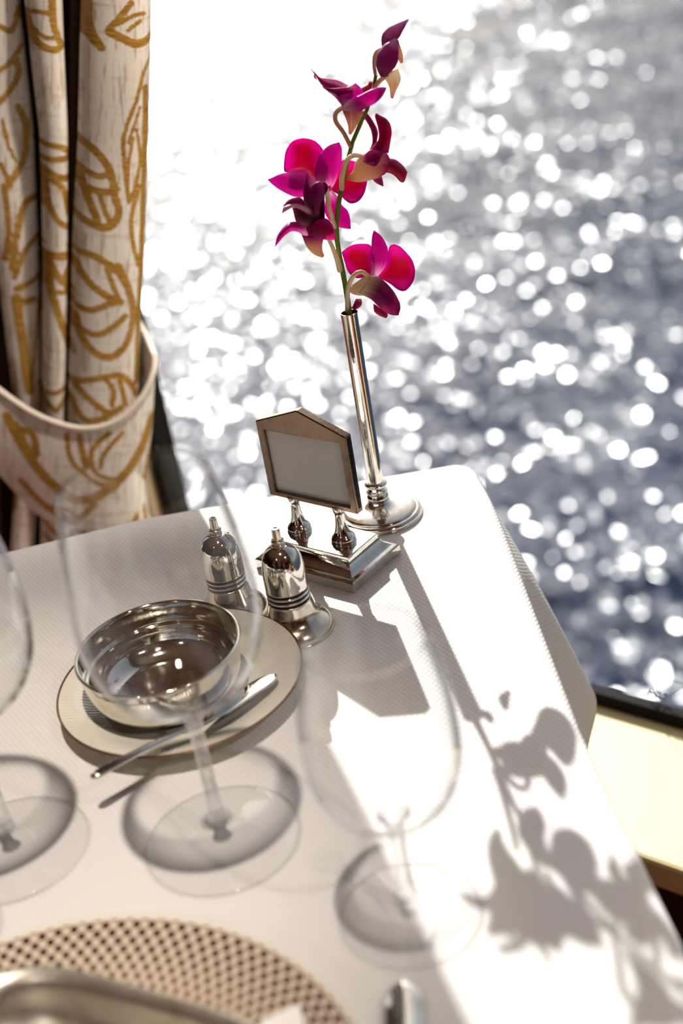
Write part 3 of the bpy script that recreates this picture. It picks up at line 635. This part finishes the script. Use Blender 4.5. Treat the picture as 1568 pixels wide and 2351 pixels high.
# ------------------------------------------------------------------ shakers
def shaker(px, sc, label, holes):
    c = pz(*px); s = sc
    sh = thing('shaker', label, 'shaker', tuple(c), 'silver shakers')
    P = lambda L, k=4: sprof([(r * s, z * s) for r, z in L], k)
    mesh('body', *lathe(P([(0, 0.0003), (0.0240, 0.0003), (0.0252, 0.0015), (0.0250, 0.0042), (0.0225, 0.0075), (0.0185, 0.0110), (0.0162, 0.0150), (0.0150, 0.0195), (0.0143, 0.0228), (0.0141, 0.0242), (0.0130, 0.0243)]), c, 56), M['silver_worn'], sh)
    mesh('dome', *lathe(P([(0.0130, 0.0334), (0.0141, 0.0335), (0.0141, 0.0360), (0.0141, 0.0420), (0.0137, 0.0490), (0.0124, 0.0555), (0.0098, 0.0605), (0.0062, 0.0635), (0.0040, 0.0642)]), c, 56), M['silver'], sh)
    for k in range(3):
        z = 0.0252 + k * 0.0036
        mesh('groove', *lathe([(0.0135 * s, (z - 0.0013) * s), (0.0135 * s, (z + 0.0013) * s)], c, 48), M['silver_dark'], sh)
    for k in range(2):
        z = 0.0270 + k * 0.0036
        mesh('band', *lathe(P([(0.0134, z - 0.0009), (0.0141, z - 0.0006), (0.0141, z + 0.0006), (0.0134, z + 0.0009)], 2), c, 48), M['silver'], sh)
    mesh('finial', *lathe(P([(0.0042, 0.0638), (0.0044, 0.0652), (0.0036, 0.0662), (0.0042, 0.0672), (0.0042, 0.0684), (0.0030, 0.0692), (0.0029, 0.0700), (0.0026, 0.0765), (0.0022, 0.0772), (0.0014, 0.0770), (0.0012, 0.0750), (0, 0.0750)], 3), c, 28), M['silver_worn'], sh)
    for a in holes:
        d = np.array([math.cos(a), math.sin(a), 0]); q = c + d * 0.0088 * s + np.array([0, 0, 0.0614 * s])
        mesh('hole', *lathe([(0, 0.0006), (0.0007, 0.0004), (0.0007, -0.0006), (0, -0.0006)], q, 12), M['silver_dark'], sh)
    return sh
shaker((678, 1444), 1.0, 'bullet shaped silver shaker standing nearest the card stand', ())
shaker((536, 1405), 0.955, 'bullet shaped silver shaker with pour holes behind the small bowl', (-1.2, -0.4, 0.5))

# ------------------------------------------------------------------ bread plate, bowl, butter knife
pc = (-0.1155, 0.7142, 0.75)
bp = thing('bread_plate', 'small ivory bread plate with a thin bronze rim under the silver bowl', 'plate', pc)
mesh('dish', *lathe(sprof([(0, 0.0030), (0.040, 0.0030), (0.0415, 0.0004), (0.044, 0.0004), (0.046, 0.0040), (0.062, 0.0100), (0.0755, 0.0145), (0.0763, 0.0152), (0.0755, 0.0158), (0.064, 0.0120), (0.052, 0.0072), (0.046, 0.0060), (0.02, 0.0058), (0, 0.0058)], 4), pc, 96), M['plate'], bp)
mesh('rim_line', *lathe([(0.0762 + 0.0007 * math.cos(a), 0.0159 + 0.0006 * math.sin(a)) for a in np.linspace(0, 2 * PI, 9)[:-1]], pc, 96, True), M['gilt'], bp)
bc = (-0.1237, 0.7115, 0.75)
bw = thing('silver_bowl', 'small round polished silver bowl on the bread plate', 'bowl', (bc[0], bc[1], 0.756))
ORG[bw.name] = np.array(bw.location)
mesh('body', *lathe(sprof([(0, 0.0066), (0.026, 0.0064), (0.032, 0.0072), (0.0405, 0.0115), (0.0462, 0.0190), (0.0486, 0.0290), (0.0496, 0.0415), (0.0489, 0.0418), (0.0478, 0.0340), (0.0472, 0.0290), (0.0452, 0.0282), (0.0448, 0.0240), (0.0418, 0.0160), (0.034, 0.0102), (0.02, 0.0082), (0, 0.0080)], 5), bc, 96), M['silver'], bw)
mesh('rolled_rim', *lathe([(0.0499 + 0.0013 * math.cos(a), 0.0420 + 0.0013 * math.sin(a)) for a in np.linspace(0, 2 * PI, 13)[:-1]], bc, 96, True), M['silver'], bw)
def knife(name, label, tip, neck, end, wb, wh, mat, tb_=0.0009, th_=0.0022, tp=0.78):
    tip, neck, end = map(np.array, (tip, neck, end)); kn = thing(name, label, 'knife', tuple(neck)); 
    ax = (tip - neck); Lb = np.linalg.norm(ax); ax = ax / Lb; side = np.cross(ax, [0, 0, 1.0]); side /= np.linalg.norm(side); up = np.cross(side, ax)
    V = []; m = 44; k = 12
    for i in range(m):
        t = i / (m - 1); wv = wb * (0.35 + 0.65 * min(1, (t / 0.3)) ** 0.8) * (1 - max(0, (t - tp) / (1 - tp)) ** 2.2) ** 0.5 if t < 1 else 1e-4
        for j in range(k):
            a = 2 * PI * j / k; V.append(neck + ax * Lb * t + side * (wv * math.cos(a) + 0.12 * wb * t) + up * (tb_ * math.sin(a)))
    Fc = [(i * k + j, i * k + (j + 1) % k, (i + 1) * k + (j + 1) % k, (i + 1) * k + j) for i in range(m - 1) for j in range(k)] + [tuple(range(k))[::-1], tuple((m - 1) * k + j for j in range(k))]
    mesh('blade', V, Fc, mat, kn)
    ax = (end - neck); Lh = np.linalg.norm(ax); ax = ax / Lh; side = np.cross(ax, [0, 0, 1.0]); side /= np.linalg.norm(side); up = np.cross(side, ax)
    V = []
    for i in range(m):
        t = i / (m - 1); wv = wh * (0.55 + 0.45 * t) * (1 - max(0, (t - 0.93) / 0.07) ** 2.5 * 0.6); hv = th_ * (0.7 + 0.3 * t) * (1 - max(0, (t - 0.93) / 0.07) ** 2.5 * 0.6)
        arch = 0.05 * Lh * math.sin(PI * t) * (0.4)
        for j in range(k):
            a = 2 * PI * j / k; V.append(neck + ax * (Lh * t - 0.001) + side * wv * math.cos(a) + up * (hv * math.sin(a) + arch))
    mesh('handle', V, Fc, mat, kn)
    return kn
knife('butter_knife', 'slender silver butter knife resting across the bread plate', pz(632, 1548, 0.7655), pz(452, 1664, 0.7695), pz(206, 1787, 0.7760), 0.0066, 0.0034, M['silver'], 0.0008, 0.0020)

# ------------------------------------------------------------------ glasses
def wine_glass(c, label, foot_r, stem_z, bowl, rim_t=0.0009, group='wine glasses'):
    g = thing('wine_glass', label, 'glass', tuple(c), group)
    c = np.array(c)
    ft = sprof([(0, 0.0003), (foot_r * 0.97, 0.0003), (foot_r, 0.0010), (foot_r * 0.985, 0.0019), (foot_r * 0.7, 0.0030), (foot_r * 0.35, 0.0055), (0.0068, 0.0100), (0.0050, 0.0150)], 4)
    mesh('foot', *lathe(ft, c, 72), M['glass'], g)
    sz = stem_z
    mesh('stem', *lathe(sprof([(0.0050, 0.0150), (0.0040, 0.0220), (0.0035, sz * 0.5), (0.0038, sz * 0.8), (0.0058, sz - 0.004), (bowl[0][0], sz)], 5), c, 72), M['glass_stem'], g)
    out = sprof(bowl, 6); inner = [(max(r - rim_t * (1.0 if i > 3 else 1.6), 0), z + (0.0035 if i < 4 else 0.0012 * max(0, 1 - i / 14))) for i, (r, z) in enumerate(out)]
    inner[0] = (0, out[0][1] + 0.006)
    mesh('bowl', *lathe(out + inner[::-1], c, 72), M['glass_bowl'], g)
    return g
g2c = pz(513, 1927)
BOWL_W = [(0.0085, 0.0905), (0.0200, 0.0955), (0.0325, 0.1050), (0.0415, 0.1200), (0.0455, 0.1390), (0.0452, 0.1620), (0.0420, 0.1880), (0.0362, 0.2180)]
g2 = wine_glass(g2c, 'large clear wine glass standing in front of the bread plate', 0.0412, 0.0905, BOWL_W)
def dup(root, loc, label):
    r = root.copy(); COL.objects.link(r); r.location = loc; r['label'] = label
    for ch in list(root.children):
        c = ch.copy(); COL.objects.link(c); c.parent = r
    return r
dup(g2, tuple(pz(32, 1950)), 'clear wine glass cut off by the left edge of the picture')
wine_glass(pz(-136, 2150), 'small glass of which only the foot edge shows above the charger plate', 0.0310, 0.0600,
           [(0.0075, 0.0600), (0.0150, 0.0640), (0.0220, 0.0740), (0.0255, 0.0900), (0.0255, 0.1080), (0.0230, 0.1250)])
wine_glass(pz(943, 2098), 'clear water goblet nearest the camera standing at the edge of the sunlight', 0.0340, 0.0650,
           [(0.0085, 0.0650), (0.0190, 0.0680), (0.0295, 0.0770), (0.0350, 0.0920), (0.0363, 0.1080), (0.0350, 0.1280), (0.0318, 0.1450), (0.0280, 0.1620)], 0.0016)

# ------------------------------------------------------------------ charger, dish, napkin, dinner knife
cc = (-0.1625, 0.3748, 0.75)
ch = mesh('charger_plate', *lathe(sprof([(0, 0.004), (0.086, 0.004), (0.089, 0.0006), (0.093, 0.0006), (0.096, 0.005), (0.120, 0.0140), (0.1392, 0.0192), (0.1400, 0.0200), (0.1392, 0.0207), (0.120, 0.0165), (0.100, 0.0110), (0.088, 0.0082), (0.06, 0.0075), (0, 0.0075)], 5), cc, 128), M['charger'], origin=cc)
tag(ch, 'large charger plate with rows of dark red dots around its rim', 'charger plate')
di = thing('silver_dish', 'shallow rounded square silver dish on the dotted charger plate', 'dish', (cc[0], cc[1], cc[2] + 0.0085))
ORG[di.name] = np.array(di.location)
def sq(r, z, n=96, p=4.4, rot=15 - 45):
    out = []
    for k in range(n):
        a = 2 * PI * k / n; q = a - math.radians(rot); rr = r / (abs(math.cos(q)) ** p + abs(math.sin(q)) ** p) ** (1 / p)
        out.append((cc[0] + rr * math.cos(a), cc[1] + rr * math.sin(a), 0.75 + z))
    return out
pr = sprof([(0.060, 0.0080), (0.066, 0.0086), (0.076, 0.0170), (0.0800, 0.0285), (0.0850, 0.0330), (0.0862, 0.0336), (0.0855, 0.0346), (0.0835, 0.0348), (0.0790, 0.0310), (0.0740, 0.0190), (0.0660, 0.0120), (0.050, 0.0108)], 4)
V = [v for r, z in pr for v in sq(r, z)]; n = 96
Fc = [(k * n + i, k * n + (i + 1) % n, (k + 1) * n + (i + 1) % n, (k + 1) * n + i) for k in range(len(pr) - 1) for i in range(n)] + [tuple(range(n))[::-1], tuple((len(pr) - 1) * n + i for i in range(n))]
mesh('body', V, Fc, M['pewter'], di)
# folded napkin corner lying on the charger rim
nk = thing('napkin', 'folded white paper corner lying on the charger rim', 'napkin', tuple(pz(645, 2345, 0.769)))
ORG[nk.name] = np.array(nk.location)
for k, (dz, shx) in enumerate(((0.0, 0.0), (0.0022, 0.0012))):
    q = [pz(556, 2395, 0.7755), pz(604, 2346, 0.7765), pz(683, 2312, 0.7765), pz(694, 2352, 0.7755), pz(700, 2420, 0.775), pz(600, 2430, 0.7755)]
    V = [p + np.array([shx, -shx, dz]) for p in q] + [p + np.array([shx, -shx, dz + 0.0012]) for p in q]; m = len(q)
    Fc = [tuple(range(m)), tuple(range(2 * m - 1, m - 1, -1))] + [(i, i + m, (i + 1) % m + m, (i + 1) % m) for i in range(m)]
    bevel(mesh('ply', V, Fc, M['card'], nk, smooth=False), 0.0004)
tipk = pz(921, 2256, 0.7535); endk = tipk + np.array([-0.021, -0.235, 0.0]); nkk = tipk + (endk - tipk) * 0.46
knife('dinner_knife', 'silver dinner knife lying beside the charger plate', tipk, nkk + np.array([0, 0, 0.0004]), endk + np.array([0, 0, 0.001]), 0.0098, 0.0078, M['silver'], 0.0026, 0.0030, 0.86)

# ------------------------------------------------------------------ curtain and tieback
YC = 1.19
def cpt(x, y, d=0.0):                            # cloth point: measured on the curtain's plane, d metres towards the room
    p = py(x, y, YC); p = py(x, y, YC - 0.35 * (p[0] + 0.1)); return p + np.array([0.25, -0.97, 0]) * d
GOLD = [  # (width, polyline) of embroidered leaves, in cloth coordinates
 (14, [(45,250),(62,290),(60,360),(40,400),(20,430)]), (8, [(8,280),(20,330),(38,372)]), (12, [(0,60),(30,72),(46,20)]), (12, [(0,165),(30,142),(52,108)]), (13, [(0,238),(22,215),(46,172),(40,140)]),
 (14, [(30,620),(40,540),(60,470),(92,455)]), (12, [(35,640),(60,580),(92,545)]), (12, [(40,668),(75,652),(94,640)]), (20, [(40,690),(50,760),(60,830),(70,900)]), (6, [(95,700),(86,780),(75,890)]), (13, [(35,702),(80,694)]), (12,[(12,430),(22,520),(14,600)]), (10,[(25,430),(5,380)]),
 (14, [(55,20),(65,68),(85,95),(115,105),(132,97)]), (14, [(108,-10),(112,45),(122,75),(132,97)]), (10, [(68,18),(106,22)]), (9, [(62,52),(92,76),(116,78)]),
 (12, [(88,318),(125,322),(150,336)]), (12, [(92,352),(150,349)]), (14, [(92,374),(120,390),(150,396)]), (12, [(94,388),(100,440),(115,480),(134,500),(152,508)]), (12, [(110,398),(135,420),(148,474)]),
 (16, [(100,570),(152,572)]), (14, [(104,580),(125,620),(150,640)]), (12, [(152,590),(140,622),(150,660)]), (15, [(100,590),(108,640),(120,690),(138,740),(150,775)]), (10, [(124,652),(152,655)]),
 (10, [(94,884),(118,878),(142,868)]), (10, [(98,900),(120,918),(140,888)]),
 (15, [(166,298),(195,320),(225,360),(238,420),(245,455),(233,480),(205,488),(160,470)]), (12, [(166,360),(200,376),(226,368)]), (14, [(168,380),(183,430),(200,474)]), (14, [(178,404),(215,410),(240,404)]), (10, [(205,414),(215,450),(228,476)]),
 (15, [(182,-20),(185,45),(206,90)]), (12, [(176,50),(192,78),(206,90)]), (12, [(222,48),(246,20),(270,-10)]), (16, [(222,54),(255,70),(282,80),(315,70),(330,52)]), (8, [(238,38),(275,18),(300,14)]), (8,[(262,50),(290,30)]),
 (8, [(326,108),(300,145),(285,200),(262,262),(255,310),(262,390),(268,432)]), (7, [(276,290),(266,360),(268,428),(290,378)]), (7, [(285,272),(295,340),(284,385)]), (6, [(266,300),(292,222)]), (9, [(292,398),(275,460),(275,512),(290,572)]),
 (14, [(306,180),(308,300),(304,420),(300,560),(296,700),(294,840)]), (8,[(326,180),(318,260),(306,330)]),
 (14, [(152,548),(190,552),(225,570),(255,600),(275,650),(278,700),(262,750),(230,775),(200,770),(172,742),(156,690)]), (14, [(156,572),(180,610),(215,636),(246,650)]), (10, [(215,562),(230,610),(250,655)]), (12, [(152,668),(185,673),(225,656),(250,650)]), (12, [(152,714),(200,726),(240,702),(260,684)]), (11,[(245,570),(268,620),(276,660)]),
 (12, [(148,842),(180,831),(220,820),(250,818),(275,838),(294,872)]), (13, [(152,844),(180,870),(218,898)]), (10, [(215,824),(236,850),(232,884)]), (12, [(148,880),(170,917),(200,918),(252,890)]), (10, [(250,828),(264,884)]),
 (12, [(95,1172),(112,1192),(150,1212)]), (10, [(100,1210),(130,1230),(160,1215)]), (12,[(150,1170),(185,1178),(215,1170)]), (12,[(290,1130),(270,1180),(280,1240)]), (10,[(310,1120),(320,1180)]), (14,[(10,1230),(30,1190),(35,1150)]),
]
BAND = [(19, [(10,930),(40,985),(75,1035),(110,1068),(150,1093),(195,1086),(240,1052),(270,1022),(300,975),(322,915)]), (10, [(134,948),(142,1000),(170,1030),(212,1056),(255,1044)]), (12, [(160,948),(174,1016)]),
 (10, [(222,938),(186,978),(196,1028),(245,1046)]), (9, [(252,936),(214,982),(205,1015)]), (13, [(40,1070),(80,1110),(120,1135),(150,1148),(195,1104)]), (9, [(100,1120),(140,1122),(160,1140)]), (8, [(245,1062),(228,1105),(212,1160)]), (6,[(262,1055),(240,1120),(232,1160)]),
 (9, [(332,950),(312,1050),(300,1112)]), (8,[(322,1020),(300,1080),(285,1140)]), (14, [(20,960),(60,955),(70,1000)]), (8,[(30,940),(55,990)])]
def gold_mask(U, Vv, strokes, wob=1.0):
    d = np.full(U.shape, 1e9)
    for wd, pl_ in strokes:
        P = np.array(pl_, float); P = smooth_prof(P, 5) if len(P) > 2 else P
        for a, b_ in zip(P[:-1], P[1:]):
            ab = b_ - a; L = ab @ ab + 1e-9; tt = np.clip(((U - a[0]) * ab[0] + (Vv - a[1]) * ab[1]) / L, 0, 1)
            d = np.minimum(d, np.hypot(U - a[0] - tt * ab[0], Vv - a[1] - tt * ab[1]) - wd * 0.6)
    return np.clip(0.5 - (d + 1.2 * np.sin(U * 0.9 + Vv * 0.23) * np.sin(Vv * 0.31)) / 4.0, 0, 1)
rowsY = np.concatenate([np.arange(-60, 960, 3.2), np.arange(960, 1330, 6.0)])
def ip(y, tab): return np.interp(y, [a for a, _ in tab], [b_ for _, b_ in tab])
# each fold: left edge, right edge as they run down the cloth, forward depth of the fold, and how far back its sides go
FOLDS = [([(-60, -60), (300, -40), (930, 38), (1150, 40), (1330, 30)], [(-60, 46), (300, 84), (600, 97), (930, 102), (1150, 92), (1330, 80)], 0.016, -0.022),
         ([(-60, 52), (0, 55), (300, 90), (600, 98), (930, 96), (1150, 95), (1330, 92)], [(-60, 138), (0, 139), (300, 150), (600, 152), (930, 144), (1150, 150), (1330, 165)], 0.022, 0.006),
         ([(-60, 182), (0, 178), (300, 170), (600, 157), (930, 148), (1150, 158), (1330, 172)], [(-60, 331), (0, 331), (300, 328), (600, 316), (850, 306), (930, 304), (1150, 330), (1330, 390)], 0.032, 0.024)]
cur = thing('curtain', 'cream curtain embroidered with gold leaves gathered by a tieback', 'curtain', tuple(wp(float((cpt(200, 1330) - A0) @ T3), -0.12, 0.0)))
ORG[cur.name] = np.array(cur.location)
topz = None
for fi, (lt, rt, dep, fwd) in enumerate(FOLDS):
    nU = (46, 46, 84)[fi]; V = []; uu = []; vv = []; uvl = []
    ext = []                                       # rows above the frame run straight on to the rail
    base = []
    for y in rowsY:
        l, r = ip(y, lt), ip(y, rt); cxm, hwid = (l + r) / 2, (r - l) / 2; row = []
        for k in range(nU):
            a = PI * (-0.16 + 1.32 * k / (nU - 1))          # a little more than half a turn
            ca, sa = -math.cos(a), math.sin(a)
            x = cxm + hwid * np.sign(ca) * abs(ca) ** 0.85; d = fwd + dep * (abs(sa) ** 0.8) * np.sign(sa)
            if fi == 2 and ca > 0.55: d -= 0.006 * (ca - 0.55) / 0.45
            d += 0.0016 * math.sin(y * 0.013 + fi * 2 + k * 0.05)
            row.append((x, d))
        base.append((y, row, cxm, hwid))
    P0 = np.array([cpt(x, rowsY[0], d) for x, d in base[0][1]]); P1 = np.array([cpt(x, rowsY[0] + 300, d) for x, d in [(ip(rowsY[0] + 300, lt) + (x - ip(rowsY[0], lt)), d) for x, d in base[0][1]]])
    sl = 0.17
    tops = [2.02, 1.8, 1.6, 1.45, 1.3, 1.2]
    for zt in tops:
        for k, p in enumerate(P0):
            V.append((p[0] + sl * (zt - p[2]), p[1], zt)); uu.append(base[0][1][k][0]); vv.append(-60 - (zt - p[2]) * 2700)
    for y, row, cxm, hwid in base:
        for x, d in row: V.append(cpt(x, y, d)); uu.append(x); vv.append(y)
    uu, vv = np.array(uu), np.array(vv)
    # fall of the cloth below the frame to the floor
    last = V[-nU:]
    for zt in (0.45, 0.25, 0.06):
        for k, p in enumerate(last): V.append((p[0] + 0.02 * (p[0] + 0.18), p[1], zt))
    uu = np.concatenate([uu, np.tile(uu[-nU:], 3)]); vv = np.concatenate([vv, np.repeat([1500.0, 1900.0, 2300.0], nU)])
    # repeat the motif above the frame
    gm = np.maximum(gold_mask(uu, vv, GOLD), gold_mask(uu, vv + 760, GOLD) * (vv < -60))
    nr = len(V) // nU
    o = mesh('fold', V, grid(nr, nU), M['curtain'], cur, uv=np.stack([uu / 2700, vv / 2700], 1), attr={'gold': gm}); solid(o, 0.0012, 1)
# dark back layers of the curtain between the folds
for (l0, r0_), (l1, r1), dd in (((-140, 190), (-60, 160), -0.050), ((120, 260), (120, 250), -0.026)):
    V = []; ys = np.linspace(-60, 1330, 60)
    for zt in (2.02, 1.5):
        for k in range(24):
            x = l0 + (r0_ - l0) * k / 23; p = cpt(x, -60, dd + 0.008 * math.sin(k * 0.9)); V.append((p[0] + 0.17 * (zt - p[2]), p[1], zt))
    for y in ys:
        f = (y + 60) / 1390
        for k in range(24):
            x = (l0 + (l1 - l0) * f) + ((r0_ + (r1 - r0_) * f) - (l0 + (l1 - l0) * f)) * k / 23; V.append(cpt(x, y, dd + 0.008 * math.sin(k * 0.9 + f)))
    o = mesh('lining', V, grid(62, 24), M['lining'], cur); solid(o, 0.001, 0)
o = mesh('curtain_rail', *tube([wp(TP - 0.55, -0.10, 2.03), wp(TP + 0.1, -0.10, 2.03), wp(TP + 0.8, -0.10, 2.03)], 0.012, 16), M['lampmetal'])
tag(o, 'brass curtain rail above the window beside the table', 'curtain rail')
# tieback: a wide stiff band shaped like a cuff round the gathered folds
tie = thing('curtain_tieback', 'wide cuff tieback in the same gold leaf fabric with cream piping', 'tieback', tuple(cpt(170, 1150, 0.03)))
ORG[tie.name] = np.array(tie.location)
nA, nB = 150, 70
topE = [(-0.5, (-60, 820)), (0.0, (-40, 858)), (0.12, (30, 900)), (0.25, (85, 921)), (0.38, (150, 933)), (0.5, (205, 926)), (0.62, (256, 902)), (0.74, (300, 858)), (0.84, (328, 810)), (0.92, (334, 780)), (1.0, (322, 742))]
botE = [(-0.5, (-40, 1000)), (0.0, (-60, 1010)), (0.12, (15, 1090)), (0.25, (70, 1140)), (0.38, (125, 1164)), (0.5, (172, 1166)), (0.62, (220, 1152)), (0.74, (262, 1134)), (0.84, (296, 1120)), (0.92, (318, 1108)), (1.0, (322, 1096))]
def edg(tab, s): return np.array([np.interp(s, [a for a, _ in tab], [b_[0] for _, b_ in tab]), np.interp(s, [a for a, _ in tab], [b_[1] for _, b_ in tab])])
ss = np.linspace(0, 1, nA); TE = smooth_prof([b_ for a, b_ in topE[1:]], 16); BE = smooth_prof([b_ for a, b_ in botE[1:]], 16)
TE = np.stack([np.interp(ss, np.linspace(0, 1, len(TE)), TE[:, k]) for k in (0, 1)], 1); BE = np.stack([np.interp(ss, np.linspace(0, 1, len(BE)), BE[:, k]) for k in (0, 1)], 1)
V = []; U = []; W_ = []
dep = lambda s: 0.076 * math.sin(PI * (0.08 + 0.84 * s)) ** 0.8 - 0.012 - (0.05 * max(0, s - 0.86) / 0.14)
for i in range(nA):
    for j in range(nB):
        t = j / (nB - 1); p = TE[i] * (1 - t) + BE[i] * t; bul = 7 * math.sin(PI * t) * (ss[i] - 0.3)
        d = dep(ss[i]) * (1 - 0.22 * t) + 0.004 * math.sin(PI * t)
        V.append(cpt(p[0] + bul, p[1], d)); U.append(p[0] + bul); W_.append(p[1])
U = np.array(U); W_ = np.array(W_)
o = mesh('cuff', V, grid(nA, nB), M['curtain'], tie, uv=np.stack([U / 2700, W_ / 2700], 1), attr={'gold': gold_mask(U, W_, BAND)}); solid(o, 0.002, 0)
# inside back of the cuff that shows above the rim on the right
V = []
for i in range(40):
    for j in range(12):
        s = i / 39; t = j / 11; a = np.array([322 - 380 * s, 742 + 40 * s + 90 * s * (1 - s)]); d = -0.030 - 0.016 * math.sin(PI * s); V.append(cpt(a[0], a[1] + 300 * t, d))
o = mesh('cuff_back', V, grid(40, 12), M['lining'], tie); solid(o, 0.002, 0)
pp = [cpt(TE[i][0], TE[i][1] - 3, dep(ss[i]) + 0.0012) for i in range(nA)]
mesh('piping', *tube(pp, 0.0027, 12), M['piping'], tie)
